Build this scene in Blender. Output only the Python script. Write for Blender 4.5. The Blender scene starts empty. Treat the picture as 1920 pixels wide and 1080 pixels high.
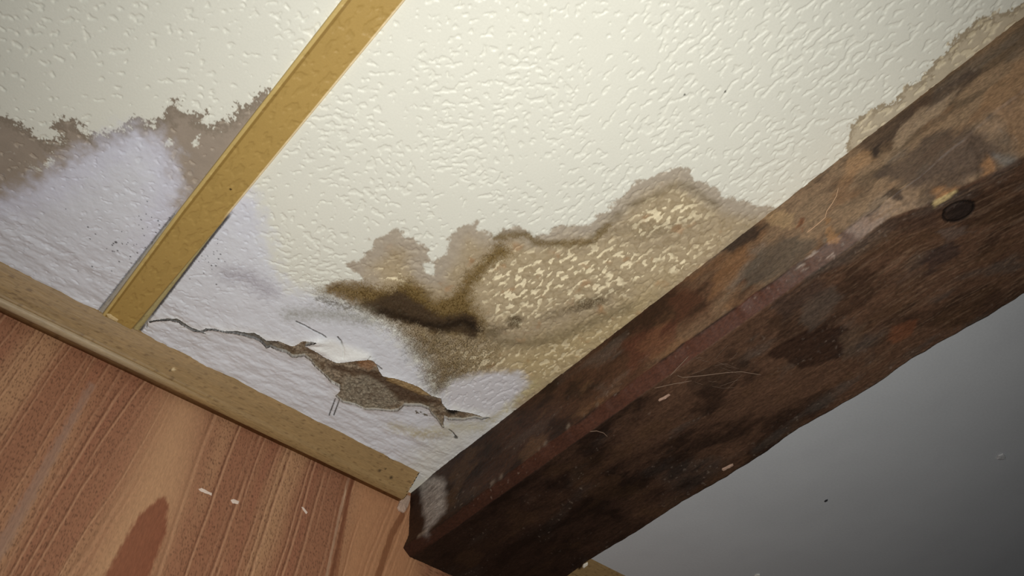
import bpy, math, random
import numpy as np
from mathutils import Matrix

# ------------------------------------------------------------------ camera, light, exposure
# World: X runs along the wood-panelled wall, Y towards that wall, Z up.  One "unit" = camera-to-ceiling height.
S = 0.7                      # metres per unit
CAM = np.array([0.0, 0.0, 1.65])
F = 1450.0                   # focal length in pixels of a 1920 px wide frame
_va = np.array([-2316.0, 2026.0])
_u = (F*F + _va[1]*432.9)/(-_va[0] - _va[1]*.503)
_A = np.array([_va[0], _va[1], F]); _A /= np.linalg.norm(_A)
_B = np.array([_u, 432.9+.503*_u, F]); _B /= np.linalg.norm(_B)
R = np.array([_B, _A, np.cross(_B, _A)])           # world axes seen from the camera

def W(p):                                            # units -> metres
    return np.asarray(p, float)*S + CAM

scene = bpy.context.scene
cd = bpy.data.cameras.new('camera'); co = bpy.data.objects.new('camera', cd)
scene.collection.objects.link(co)
r_, d_, f_ = R[:, 0], R[:, 1], R[:, 2]
co.matrix_world = Matrix([[r_[0], -d_[0], -f_[0], CAM[0]], [r_[1], -d_[1], -f_[1], CAM[1]],
                          [r_[2], -d_[2], -f_[2], CAM[2]], [0, 0, 0, 1]])
cd.sensor_width = 36; cd.lens = 36*F/1920; cd.clip_start = .01
scene.camera = co

world = bpy.data.worlds.new('world'); scene.world = world; world.use_nodes = True
bg = world.node_tree.nodes['Background']
bg.inputs[0].default_value = (.80, .88, 1.0, 1); bg.inputs[1].default_value = .02

# the torch the photo was lit with: held beside the camera, pointed a little above the beam
ld = bpy.data.lights.new('torch', 'SPOT'); ld.energy = 28; ld.color = (1.0, .985, .94)
ld.shadow_soft_size = .012; ld.spot_size = math.radians(110); ld.spot_blend = 1.0
lo = bpy.data.objects.new('torch', ld); scene.collection.objects.link(lo)
TORCH = np.array([.03, -.07, .0]); lo.location = W(TORCH)
_t = R @ np.array([935-960, 605-540, F]); _t = _t/_t[2]
_dir = _t - TORCH
from mathutils import Vector
lo.rotation_euler = Vector(_dir).to_track_quat('-Z', 'Y').to_euler()

scene.view_settings.view_transform = 'Standard'
scene.view_settings.look = 'None'
scene.view_settings.gamma = 1
scene.view_settings.use_curve_mapping = False
scene.view_settings.exposure = 0.0

# ------------------------------------------------------------------ helpers
YW, XB, ZU, XR = 1.085, .80, .853, 1.10              # wall plane, beam left side, beam underside, beam right side

def ray(px):
    px = np.atleast_2d(np.asarray(px, float))
    return np.c_[px[:, 0]-960, px[:, 1]-540, np.full(len(px), F)] @ R.T
def on_ceil(px, z=1.0):  d = ray(px); return d/d[:, 2:3]*z
def on_wall(px, y=YW):   d = ray(px); return d/d[:, 1:2]*y
def on_side(px, x=XB):   d = ray(px); return d/d[:, 0:1]*x
def ceil2(px): return on_ceil(px)[:, :2]
def side2(px): return on_side(px)[:, 1:3]
def under2(px): return on_ceil(px, ZU)[:, :2]
def wall2(px): return on_wall(px)[:, [0, 2]]

def lin(c):
    c = np.asarray(c, float)/255
    return np.where(c <= .04045, c/12.92, ((c+.055)/1.055)**2.4)

def sm(a, b, x):
    t = np.clip((x-a)/(b-a), 0, 1); return t*t*(3-2*t)
def mix(a, b, m):
    if np.ndim(m) == np.ndim(a)-1 or np.ndim(a) == 1: m = np.asarray(m)[..., None]
    return a*(1-m)+b*m

def perlin(x, y, seed=0):
    rs = np.random.RandomState(seed)
    perm = rs.permutation(4096)
    ang = rs.rand(4096)*2*np.pi
    gx, gy = np.cos(ang), np.sin(ang)
    xi = np.floor(x).astype(np.int64); yi = np.floor(y).astype(np.int64)
    xf = x-xi; yf = y-yi
    u = xf*xf*xf*(xf*(xf*6-15)+10); v = yf*yf*yf*(yf*(yf*6-15)+10)
    def g(ix, iy, fx, fy):
        h = perm[(perm[ix & 4095] + iy) & 4095]
        return gx[h]*fx+gy[h]*fy
    a = g(xi, yi, xf, yf); b = g(xi+1, yi, xf-1, yf)
    c = g(xi, yi+1, xf, yf-1); d = g(xi+1, yi+1, xf-1, yf-1)
    return (a+(b-a)*u + ((c+(d-c)*u)-(a+(b-a)*u))*v)*1.5

def fbm(x, y, seed=0, octv=4, gain=.5):
    t = 0; amp = 1; tot = 0
    for o in range(octv):
        t = t+amp*perlin(x*2**o, y*2**o, seed+o*17); tot += amp; amp *= gain
    return t/tot

def sdf_poly(X, Y, poly, closed=True):
    """signed distance to a polygon (negative inside); closed=False: distance to the polyline"""
    poly = np.asarray(poly); n = len(poly)
    sh = X.shape; X = X.ravel(); Y = Y.ravel()
    d = np.full(X.shape, 1e9); ins = np.zeros(X.shape, bool)
    for i in range(n if closed else n-1):
        ax, ay = poly[i]; bx, by = poly[(i+1) % n]
        ex, ey = bx-ax, by-ay; wx = X-ax; wy = Y-ay
        t = np.clip((wx*ex+wy*ey)/(ex*ex+ey*ey+1e-18), 0, 1)
        d = np.minimum(d, (wx-ex*t)**2+(wy-ey*t)**2)
        if closed:
            c = (ay > Y) != (by > Y)
            if c.any():
                ins ^= c & (X < ex*(Y-ay)/(ey if abs(ey) > 1e-12 else 1e-12)+ax)
    d = np.sqrt(d)
    if closed: d = np.where(ins, -d, d)
    return d.reshape(sh)

def sdf_win(X, Y, poly, pad, closed=True, far=None):
    """the same, evaluated only near the polygon"""
    poly = np.asarray(poly)
    lo_, hi_ = poly.min(0)-pad, poly.max(0)+pad
    m = (X > lo_[0]) & (X < hi_[0]) & (Y > lo_[1]) & (Y < hi_[1])
    out = np.full(X.shape, far if far is not None else pad*2.0)
    if m.any(): out[m] = sdf_poly(X[m], Y[m], poly, closed)
    return out

PX = .0009                                           # about one pixel of the photo, in units on the ceiling

def new_mesh(name, verts, quads, mat, parent=None, color=None, smooth=True):
    me = bpy.data.meshes.new(name)
    v = np.ascontiguousarray(verts, dtype=np.float32); q = np.ascontiguousarray(quads, dtype=np.int32)
    k = q.shape[1]
    me.vertices.add(len(v)); me.vertices.foreach_set('co', v.ravel())
    me.loops.add(q.size); me.loops.foreach_set('vertex_index', q.ravel())
    me.polygons.add(len(q))
    me.polygons.foreach_set('loop_start', np.arange(0, q.size, k, dtype=np.int32))
    me.polygons.foreach_set('use_smooth', np.full(len(q), smooth))
    if color is not None:
        a = me.color_attributes.new('pigment', 'FLOAT_COLOR', 'POINT')
        c = np.ones((len(v), 4), np.float32); c[:, :color.shape[1]] = np.clip(color, 0, 1)
        a.data.foreach_set('color', c.ravel())
    me.update(calc_edges=True); me.validate()
    o = bpy.data.objects.new(name, me); scene.collection.objects.link(o)
    me.materials.append(mat)
    if parent is not None: o.parent = parent
    return o

def grid_quads(n, m, keep=None, flip=False):
    i = np.arange(n*m).reshape(n, m)
    q = np.stack([i[:-1, :-1], i[1:, :-1], i[1:, 1:], i[:-1, 1:]], -1).reshape(-1, 4)
    if flip: q = q[:, ::-1]
    if keep is not None: q = q[keep.ravel()]
    return q

def compact(v, q, *extra):
    used = np.unique(q); mp = np.full(len(v), -1); mp[used] = np.arange(len(used))
    return (v[used], mp[q]) + tuple(e[used] for e in extra)

def pigment_mat(name, rough=.6, spec=.3, speck=.06, speck_scale=900, bump=.0, bump_scale=700, stretch=(1, 1, 1), coat=0):
    m = bpy.data.materials.new(name); m.use_nodes = True
    nt = m.node_tree; N = nt.nodes; L = nt.links
    b = N['Principled BSDF']
    b.inputs['Roughness'].default_value = rough
    b.inputs['Specular IOR Level'].default_value = spec
    at = N.new('ShaderNodeAttribute'); at.attribute_name = 'pigment'
    tc = N.new('ShaderNodeTexCoord'); mp = N.new('ShaderNodeMapping'); mp.inputs['Scale'].default_value = stretch
    L.new(tc.outputs['Object'], mp.inputs['Vector'])
    nz = N.new('ShaderNodeTexNoise'); nz.inputs['Scale'].default_value = speck_scale; nz.inputs['Detail'].default_value = 3
    L.new(mp.outputs[0], nz.inputs['Vector'])
    mr = N.new('ShaderNodeMapRange'); mr.inputs[1].default_value = .3; mr.inputs[2].default_value = .7
    mr.inputs[3].default_value = 1-speck; mr.inputs[4].default_value = 1+speck
    L.new(nz.outputs[0], mr.inputs[0])
    vm = N.new('ShaderNodeVectorMath'); vm.operation = 'SCALE'
    L.new(at.outputs['Color'], vm.inputs[0]); L.new(mr.outputs[0], vm.inputs['Scale'])
    L.new(vm.outputs[0], b.inputs['Base Color'])
    if bump:
        n2 = N.new('ShaderNodeTexNoise'); n2.inputs['Scale'].default_value = bump_scale; n2.inputs['Detail'].default_value = 4
        L.new(mp.outputs[0], n2.inputs['Vector'])
        bp = N.new('ShaderNodeBump'); bp.inputs['Strength'].default_value = bump; bp.inputs['Distance'].default_value = .001
        L.new(n2.outputs[0], bp.inputs['Height']); L.new(bp.outputs[0], b.inputs['Normal'])
    return m

def tag(o, label=None, cat=None, group=None, kind=None):
    if label: o['label'] = label
    if cat: o['category'] = cat
    if group: o['group'] = group
    if kind: o['kind'] = kind
    return o

# ------------------------------------------------------------------ outlines measured on the place
MAIN_STAIN = [(603,540),(613,532),(640,525),(667,525),(690,523),(677,515),(660,508),(653,495),(667,487),(683,483),(697,470),(703,458),
 (695,450),(710,445),(728,440),(733,432),(747,428),(752,437),(753,443),(773,447),(787,460),(803,468),(808,490),(793,495),(797,507),
 (813,513),(818,493),(837,477),(840,463),(847,440),(855,425),(877,420),(900,415),(898,430),(910,437),(930,440),(937,428),(963,425),
 (987,430),(1003,442),(1027,437),(1037,425),(1070,423),(1103,423),(1120,410),(1140,393),(1163,373),(1173,357),(1193,342),(1223,330),
 (1250,320),(1273,315),(1293,320),(1307,333),(1333,350),(1353,363),(1380,378),(1410,383),(1447,388),(1500,400),(1100,760),(960,780),
 (900,720),(850,715),(822,735),(803,705),(795,680),(765,645),(735,612),(700,592),(650,566)]
RIGHT_STAIN = [(1590,267),(1593,237),(1613,218),(1647,200),(1680,187),(1697,163),(1727,150),(1740,123),(1773,103),(1797,67),(1827,50),
 (1847,27),(1880,23),(1913,13),(1960,-20),(2000,0),(1900,120),(1700,300),(1600,330)]
LEFT_STAIN = [(-200,215),(0,220),(14,222),(30,230),(60,247),(83,267),(110,262),(103,240),(110,222),(143,230),(167,250),(183,257),(207,250),(233,240),
 (260,220),(270,230),(290,233),(310,223),(310,207),(327,187),(337,207),(360,213),(390,213),(373,230),(407,233),(430,227),(437,213),
 (460,200),(480,187),(493,170),(513,163),(560,160),(420,340),(330,450),(200,560),(-200,460)]
LEFT_BLOOM = [(-200,370),(0,365),(60,345),(110,310),(180,268),(250,240),(300,258),(328,300),(338,350),(325,420),(310,470),(420,360),(430,330),(470,355),(497,420),
 (515,500),(545,540),(600,553),(650,572),(700,600),(735,620),(765,655),(790,690),(800,720),(850,760),(960,770),(900,840),(800,900),(700,900),(0,640),(-200,560)]
WHITE_PATCH = [(826,745),(850,718),(890,703),(940,697),(975,700),(988,715),(975,740),(945,765),(920,778),(880,768),(840,762)]
MOLD = [(601,546),(627,534),(677,533),(700,538),(728,543),(748,533),(769,524),(789,539),(809,563),(840,558),(860,544),(875,518),(901,493),(925,468),(940,455),(957,473),(931,493),
 (903,513),(884,539),(882,564),(897,583),(905,605),(900,630),(850,625),(800,612),(760,600),(715,580),(670,566),(640,556)]
MOLD_CORE = [(683,572),(702,562),(722,556),(738,545),(755,549),(770,559),(799,577),(830,594),(850,592),(870,588),(890,594),(900,606),(903,622),(888,636),(868,628),(855,622),(830,624),(799,617),(769,607),(743,601),(718,594),(698,585)]
BROWN_FADE = [(690,575),(743,600),(800,620),(900,636),(935,652),(925,690),(890,705),(850,715),(815,735),(803,700),(775,645),(740,612)]
TIDE = [(938,443),(962,437),(985,440),(1003,456),(1040,456),(1068,461),(1100,455),(1125,436),(1150,410),(1180,385),(1220,372),(1262,350),(1290,347),(1320,370),(1345,385)]
TIDE2 = [(905,612),(930,636),(965,645),(1005,643),(1060,628),(1120,600),(1180,575)]
TEAR = [(276,608),(280,602),(292,599),(315,597),(333,597),(343,603),(360,613),(377,618),(387,613),(407,614),(423,618),(447,618),(465,622),
 (478,622),(487,627),(500,637),(523,637),(547,647),(553,647),(570,637),(597,637),(573,645),(587,652),(597,657),(607,667),(633,675),
 (653,673),(667,671),(697,672),(706,683),(712,696),(718,703),(743,708),(760,714),(787,725),(810,740),(827,744),(829,754),(839,765),
 (862,768),(885,773),(904,779),(922,781),(904,784),(889,782),(870,786),(854,785),(841,785),(833,781),(831,792),(833,800),(829,800),
 (820,785),(810,775),(804,765),(789,759),(758,758),(747,767),(733,770),(706,767),(685,767),(664,757),(643,753),(635,746),(629,740),
 (639,729),(637,723),(622,715),(608,702),(591,687),(583,675),(570,665),(557,667),(548,667),(537,658),(522,655),(507,649),(500,650),
 (490,640),(478,633),(467,630),(453,626),(442,624),(420,621),(398,617),(390,617),(382,619),(388,624),(378,621),(363,620),(347,612),
 (333,604),(320,601),(303,601),(290,602),(278,606)]
CRACKS = [[(555,603),(575,612),(592,621),(605,627),(612,632)], [(633,632),(640,640),(645,655),(644,668)], [(629,747),(617,779)],
 [(637,748),(626,778)], [(706,683),(716,692)], [(276,606),(275,614)], [(690,672),(695,667)], [(842,805),(850,812),(855,819)]]

def T(px): return ceil2(px)
def bat_l(y): return np.interp(y, [.3, .76, 1.0195], [.1090, .1098, .1155])
def bat_r(y): return np.interp(y, [.3, .74, 1.0195], [.1686, .1684, .1653])
def gap_l(y): return np.interp(y, [.74, .80, 1.02], [.1090, .1082, .1080])
def gap_r(y): return np.interp(y, [.71, .76, 1.02], [.1690, .1694, .1768])

# ------------------------------------------------------------------ ceiling (embossed paper, stains, torn edge)
def emboss_field(x, y):
    """worm-like pressed pattern, 0..1; short and random on the left, combed along the beam on the right"""
    wx = x+.004*fbm(x*70, y*70, 5, 2); wy = y+.004*fbm(x*70+9, y*70, 6, 2)
    n1 = perlin(wx*132, wy*56, 11)+.38*perlin(wx*250, wy*150, 12)
    n2 = perlin(wx*92, wy*104, 21)+.40*perlin(wx*185, wy*200, 22)
    n3 = perlin((wx+wy)*98, (wx-wy)*52, 25)+.38*perlin((wx+wy)*200, (wx-wy)*140, 26)
    dens = fbm(x*9, y*9, 31, 2)
    a = sm(.30, .55, x-.10*y+.12*fbm(x*6, y*6, 3, 2))
    b = sm(-.1, .3, fbm(x*8, y*8, 8, 2))
    n = n1*a+(n2*b+n3*(1-b))*(1-a)
    thr = .27-.34*dens+.20*(1-sm(.0, .40, x))
    return sm(thr-.05, thr+.05, n), sm(thr-.06, thr+.13, n)

def build_ceiling():
    xs = np.concatenate([np.linspace(-.9, -.235, 40)[:-1], np.arange(-.235, .806, .00125), [.81, .83]])
    ys = np.concatenate([np.linspace(-.8, -.28, 40)[:-1], np.arange(-.28, .74, .0015), np.arange(.74, 1.03, .00095), [1.035, 1.05, 1.07, YW+.004]])
    X, Y = np.meshgrid(xs, ys, indexing='ij')
    n, m = X.shape
    e, e2 = emboss_field(X, Y)
    wig = fbm(X*55, Y*55, 41, 4); wig2 = fbm(X*140, Y*140, 42, 3); wig3 = fbm(X*330, Y*330, 43, 2)
    low = fbm(X*7, Y*7, 44, 3)
    sp = perlin(X*560, Y*560, 45)+.6*perlin(X*900, Y*900, 46)           # grain of the mould
    def msk(poly, soft, warp=0., fine=0.):
        d = sdf_win(X, Y, T(poly), .09)+warp*PX*wig+fine*PX*(wig2+.6*wig3)
        return 1-sm(-soft*PX, soft*PX, d), d
    def line(pts, width, soft, warp=6.):
        d = sdf_win(X, Y, T(pts), .08, closed=False)+warp*PX*wig2
        return 1-sm((width-soft)*PX, (width+soft)*PX, d)
    # pigments (reflectance)
    cream = lin((229,228,215)); bloomc = lin((223,225,232)); tanc = lin((176,158,128)); grey = lin((176,163,145))
    fleck = lin((250,236,200)); olive = lin((112,90,44)); black = lin((38,30,22)); stl = lin((158,143,128))
    C = np.ones((n, m, 3))*cream
    C = C*(1+.035*low[..., None]+.012*wig[..., None])
    # right-hand stain by the beam
    mk, d = msk(RIGHT_STAIN, 2.0, 14, 10)
    C = mix(C, lin((190,174,146))*(1+.12*wig2[..., None]), mk*.85)
    rim = mk*(1-sm(2*PX, 9*PX, np.abs(d+4*PX)))
    C = mix(C, lin((140,124,100)), rim*.55)
    C = mix(C, fleck, mk*sm(.3, .8, e)*.30)
    # left-hand stain
    mk, d = msk(LEFT_STAIN, 2.2, 16, 14)
    isl = sm(.42, .50, fbm(X*38, Y*38, 61, 2)+.25*wig3)*(1-sm(25*PX, 70*PX, -d))
    near = (1-sm(0, 16*PX, d))*(1-mk)*sm(.38, .5, wig2+.3*wig3)
    mk = np.clip(mk*(1-isl)+near*.8, 0, 1)
    C = mix(C, stl*(1+.12*wig[..., None]), mk*.95)
    rim = mk*(1-sm(2*PX, 22*PX, -d))
    C = mix(C, lin((118,108,92)), rim*.5)
    C = mix(C, lin((205,190,170)), mk*sm(.5, .9, e)*.28)
    # pale bloom along the wall
    mb, db = msk(LEFT_BLOOM, 26, 26, 4)
    bl = mix(bloomc, lin((214,214,232)), (1-sm(5*PX, 75*PX, -db))*.6*sm(.26, .14, X))*(1+.05*low[..., None]+.02*wig2[..., None])
    C = mix(C, bl, mb*.94)
    bloom = mb.copy()
    xw, yw_ = X/PX, Y/PX
    # main stain
    ms, d = msk(MAIN_STAIN, 3.0, 12, 5)
    soft_low = 1-sm(-32*PX, 12*PX, sdf_win(X, Y, T(MAIN_STAIN), .09)+22*PX*wig+10*PX*wig2)
    lowside = sm(-40*PX, 40*PX, sdf_poly(X, Y, T([(560,560),(700,575),(860,625),(960,690),(1020,760),(900,1000),(300,1000)]))*-1)
    ms = ms*(1-lowside)+soft_low*lowside
    inner = sm(10*PX, 45*PX, -d+14*PX*wig)
    C = mix(C, grey*(1+.10*wig2[..., None]), ms*.95)
    C = mix(C, tanc*(1+.16*wig2[..., None]), ms*inner*.85)
    yel = 1-sm(-50*PX, 50*PX, sdf_win(X, Y, T([(930,670),(1020,640),(1150,590),(1250,520),(1200,600),(1010,730),(960,700)]), .12)+20*PX*wig)
    C = mix(C, lin((190,168,118)), ms*yel*.7)
    pale = np.zeros_like(X)
    for poly, st in [([(880,560),(900,500),(960,460),(1080,470),(1150,455),(1230,470),(1330,440),(1380,420),(1300,510),(1200,560),(1060,575),(980,615),(930,600)], 1.0),
                     ([(1165,450),(1200,395),(1260,370),(1300,375),(1330,405),(1270,430),(1210,445)], .95), ([(690,520),(705,495),(730,490),(765,505),(770,530),(745,545),(715,545)], .9),
                     ([(840,690),(860,655),(940,660),(1000,655),(1030,660),(960,690),(880,700)], .7), ([(1000,660),(1120,600),(1240,520),(1280,520),(1130,640),(1010,720),(970,700)], .45),
                     ([(835,520),(850,470),(880,440),(915,450),(880,490),(860,530)], .45)]:
        pale = np.maximum(pale, st*(1-sm(-26*PX, 22*PX, sdf_win(X, Y, T(poly), .09)+20*PX*wig)))
    C = mix(C, lin((196,178,144))*(1+.10*wig2[..., None]), ms*pale*.55)
    vein = sm(.12, .02, np.abs(fbm(X*42, Y*42, 63, 3)))*ms*inner
    C = mix(C, lin((146,126,92)), vein*.35)
    fl = sm(.30, .75, e)*sm(-.5, .2, low+wig+.2*wig2)
    C = mix(C, fleck, np.clip(ms*fl*(.06+.86*pale), 0, .92))
    rust = ms*inner*sm(.28, .6, fbm(X*30, Y*30, 71, 3))
    C = mix(C, lin((170,112,60)), rust*.35)
    # tide lines
    t1 = line(TIDE, 7, 8, 9)
    C = mix(C, lin((116,102,76)), np.clip(t1*ms*.60*(.75+.9*wig2+.8*wig), 0, .8))
    t2 = line(TIDE2, 12, 16, 14)
    C = mix(C, lin((120,106,78)), t2*ms*.60)
    topol = line([(930,445),(985,440),(1010,457),(1060,457),(1110,452),(1140,425)], 7, 7, 8)
    C = mix(C, olive, np.clip(topol*(.6+.4*sp), 0, .85))
    for (cx, cy, rx, ry, st) in [(1105,570,46,13,.75),(1040,590,40,10,.35),(965,603,20,16,.85),(1240,430,70,14,.3),(1190,425,60,10,.25),(790,560,30,20,.4),(1150,545,40,10,.3),
                                 (835,700,60,28,.5),(820,730,26,14,.55),(800,650,55,30,.45),(930,620,26,12,.5)]:
        c0 = T([(cx, cy)])[0]; ca = T([(cx+rx, cy-rx*.25)])[0]-c0; cb = T([(cx, cy+ry)])[0]-c0
        M = np.linalg.inv(np.c_[ca, cb]); dx, dy = X-c0[0], Y-c0[1]
        q = np.sqrt((M[0,0]*dx+M[0,1]*dy)**2+(M[1,0]*dx+M[1,1]*dy)**2)+.35*wig2+.2*wig
        k = (1-sm(.35, 1.15, q))*st
        C = mix(C, lin((74,58,34)), np.clip(k*(.85+.55*sp), 0, .9))
    # brown fade, olive and black mould
    bf = 1-sm(-18*PX, 26*PX, sdf_win(X, Y, T(BROWN_FADE), .09)+18*PX*wig+10*PX*wig2)
    C = mix(C, lin((142,122,84))*(1+.25*wig2[..., None]), bf*.55*(1-.7*sm(.3, .75, e))*(.8+.8*wig2))
    C = mix(C, lin((66,52,30)), np.clip(bf*sm(.10, .5, sp+.5*wig3+.5*wig2), 0, 1)*.75)
    dm = sdf_win(X, Y, T(MOLD), .09)+11*PX*wig+8*PX*wig2
    mo = 1-sm(-12*PX, 14*PX, dm+14*PX*sp)
    C = mix(C, lin((122,98,50))*(1+.25*wig2[..., None]), mo*.85)
    C = mix(C, lin((78,60,28)), np.clip(mo*sm(-.05, .30, .8*sp+.9*wig2+.6*wig3), 0, 1)*.85)
    dk = sdf_win(X, Y, T(MOLD_CORE), .09)+8*PX*wig+7*PX*wig2
    mc = 1-sm(-8*PX, 8*PX, dk+11*PX*sp)
    C = mix(C, lin((74,60,46))*(1+.5*wig3[..., None]+.4*wig2[..., None]), mc*.92)
    lowcore = line([(715,585),(745,592),(790,606),(830,614),(870,600),(890,615)], 8, 12, 12)
    C = mix(C, black, np.clip(mc*(lowcore*.9+.35*sm(0, .4, wig2+.5*sp)), 0, .95))
    # speckled fade below the mould
    fd = 1-sm(-20*PX, 48*PX, sdf_win(X, Y, T([(600,545),(700,575),(800,620),(890,640),(860,690),(830,740),(800,690),(760,640),(700,600),(620,572)]), .1)+16*PX*wig)
    C = mix(C, lin((66,54,34)), np.clip(fd*sm(.05, .55, sp+.4*wig3+.35*fd-.25), 0, .8)*.62)
    # grey smear under the mould, and smudge in the bloom
    for (pts, w, so, col, st) in [([(545,590),(590,588),(640,592),(690,600)], 12, 20, (140,138,120), .55), ([(600,560),(650,575),(700,578)], 5, 8, (92,84,66), .6),
                                  ([(430,515),(465,520),(500,545)], 14, 28, (160,154,164), .62), ([(780,815),(815,818),(840,812)], 7, 14, (150,125,80), .5),
                                  ([(740,800),(790,812),(850,800),(900,800)], 10, 22, (190,178,128), .6), ([(785,773),(792,774),(801,777)], 2.5, 1.8, (92,80,62), .95), ([(920,785),(960,755),(1000,720)], 8, 14, (196,184,138), .75)]:
        C = mix(C, lin(col), np.clip(line(pts, w, so, 16)*(st+.25*wig3), 0, 1))
    wp, d = msk(WHITE_PATCH, 15, 14, 4)
    C = mix(C, lin((214,212,216)), wp*.95)
    # corner goes yellowish white
    cn = 1-sm(-40*PX, 60*PX, sdf_win(X, Y, T([(850,790),(920,790),(870,840),(800,900),(760,880)]), .12)+20*PX*wig)
    C = mix(C, lin((214,210,188)), cn*.5)
    # tiny black spots near the batten
    rs = random.Random(4)
    for i in range(95):
        px = (rs.gauss(255, 60), rs.gauss(455, 42)) if i < 60 else ((rs.gauss(395, 14), rs.gauss(470, 24)) if i < 80 else (rs.uniform(250, 330), rs.uniform(400, 470)))
        c0 = T([px])[0]; r = PX*rs.choice([1, 1, 1.2, 1.6])
        if i in (5, 9): r = 2.6*PX
        ii = np.searchsorted(xs, c0[0]); jj = np.searchsorted(ys, c0[1])
        if not (6 < ii < n-6 and 6 < jj < m-6): continue
        sl = (slice(ii-5, ii+6), slice(jj-5, jj+6))
        dd = np.hypot(X[sl]-c0[0], Y[sl]-c0[1])
        C[sl] = mix(C[sl], lin((40,36,40)), (1-sm(r*.5, r*1.3, dd))*.85)
    for c0 in T([(855,820),(1360,172),(1284,177)]):
        dd = np.hypot(X-c0[0], Y-c0[1]); r = 5.5*PX if abs(c0[1]-T([(855,820)])[0][1]) < .01 else 2.2*PX
        C = mix(C, lin((50,48,40)), (1-sm(r*.5, r*1.2, dd+2*PX*wig3))*.85)
    # cracks
    tear = T(TEAR)
    dt = sdf_win(X, Y, tear, .06, far=.12)+1.1*PX*wig3+.7*PX*wig2
    crk = np.zeros_like(X)
    for c in CRACKS:
        crk = np.maximum(crk, 1-sm(.6*PX, 2.0*PX, sdf_win(X, Y, T(c), .03, closed=False)+.8*PX*wig3))
    # gap between ceiling paper and the strip beside the batten
    g = 1-sm(1.6*PX, 3.4*PX, np.abs(X-gap_r(Y)-.0012)+.9*PX*wig3)
    crk = np.maximum(crk, g*sm(.705, .73, Y))
    g = 1-sm(.7*PX, 1.8*PX, np.abs(X-gap_l(Y)+.0006)+.8*PX*wig3)
    crk = np.maximum(crk, g*sm(.74, .80, Y)*.85)
    C = mix(C, lin((58,52,46)), crk*.92)
    # paper near the torn edge is whiter
    edge = np.exp(-np.clip(dt, 0, None)/(7*PX))*sm(.80, .88, Y)
    C = mix(C, lin((226,222,214)), edge*.5*(1-ms))
    flap = 1-sm(-10*PX, 12*PX, sdf_win(X, Y, T([(574,644),(597,636),(622,636),(640,645),(665,652),(692,662),(697,672),(667,672),(633,676),(600,660)]), .05))
    C = mix(C, lin((243,243,238)), flap*.85)  # lifted flap painted bright, the light it catches put into its colour
    # relief
    Z = np.ones_like(X)
    depth = .00135*(1-bloom*(.30+.42*sm(.20, .32, X)))*(1-.1*ms)
    Z += depth*e2*.9                                     # pressed in: up, away from the room
    Z += .0006*low*.8+.0012*bloom*fbm(X*26, Y*26, 81, 3)
    Z -= .0030*bloom*sm(.86, .95, Y)*fbm(X*18+3, Y*40, 82, 3)
    Z += .00035*bloom*wig2
    Z -= ms*.0010*fbm(X*75, Y*75, 84, 3)
    Z += crk*.0016
    liftA = .0035+.0035*fbm(X*14, Y*14, 83, 2)
    up = sm(0, .02, Y-np.interp(X, [.1, .3, .8], [.96, .93, .93]))
    Z -= np.clip(liftA, .001, .01)*np.exp(-np.clip(dt, 0, None)/(13*PX))*sm(.18, .26, X)*sm(.8, .76, X)
    Z -= .0060*flap*np.exp(-np.clip(dt, 0, None)/(22*PX))
    # torn opening
    h = .0011
    gx_ = np.gradient(dt, axis=0)/np.gradient(X, axis=0); gy_ = np.gradient(dt, axis=1)/np.gradient(Y, axis=1)
    gl = np.hypot(gx_, gy_)+1e-6
    snap = np.abs(dt) < .62*h
    P = np.stack([X, Y, Z], -1)
    P[..., 0] -= np.where(snap, dt*gx_/gl, 0); P[..., 1] -= np.where(snap, dt*gy_/gl, 0)
    dts = np.where(snap, 0, dt)
    ok = dts > -1e-9
    keep = ok[:-1, :-1] & ok[1:, :-1] & ok[1:, 1:] & ok[:-1, 1:]
    q = grid_quads(n, m, keep)
    V, q, C1, D1 = compact(P.reshape(-1, 3), q, C.reshape(-1, 3), dt.reshape(-1))
    # thickness of the paper at the torn edge
    ed = np.concatenate([q[:, [0, 1]], q[:, [1, 2]], q[:, [2, 3]], q[:, [3, 0]]])
    key = np.sort(ed, 1); key = key[:, 0]*len(V)+key[:, 1]
    uq, idx, cnt = np.unique(key, return_index=True, return_counts=True)
    be = ed[idx[cnt == 1]]; be = be[(np.abs(D1[be]) < .004).all(1)]
    bv = np.unique(be); mp = {v: i+len(V) for i, v in enumerate(bv)}
    V2 = V[bv].copy(); V2[:, 2] = np.maximum(V2[:, 2]+.003, 1.0035)
    q2 = np.array([[a, mp[a], mp[b], b] for a, b in be])[:, ::-1]
    V = np.concatenate([V, V2]); C1 = np.concatenate([C1, mix(np.tile(lin((196,188,172)), (len(V2), 1)), lin((96,90,84)), sm(.42, .34, V2[:, 0]))]); q = np.concatenate([q, q2])
    o = new_mesh('ceiling', W(V), q, pigment_mat('embossed_paper', .42, .30, .02, 500, .12, 420), color=C1)
    tag(o, 'cream embossed ceiling paper with brown damp stains, black mould and a torn crack', 'ceiling', kind='structure')
    # bare plaster behind the tear
    x2 = np.arange(tear[:, 0].min()-.008, tear[:, 0].max()+.008, .0012); y2 = np.arange(tear[:, 1].min()-.008, tear[:, 1].max()+.008, .0012)
    X, Y = np.meshgrid(x2, y2, indexing='ij'); n, m = X.shape
    dt = sdf_poly(X, Y, tear)
    w1 = fbm(X*45, Y*45, 91, 4); w2 = fbm(X*160, Y*160, 92, 3); w3 = fbm(X*22, Y*22, 93, 2)
    C = np.ones((n, m, 3))*lin((146,130,110))*(1+.55*w2[..., None]+.35*fbm(X*330, Y*330, 94, 2)[..., None])
    lump = 1-sm(-8*PX, 10*PX, sdf_poly(X, Y, T([(640,735),(650,712),(680,702),(715,712),(740,735),(745,760),(710,770),(680,768),(650,755)]))+12*PX*w1)
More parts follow.
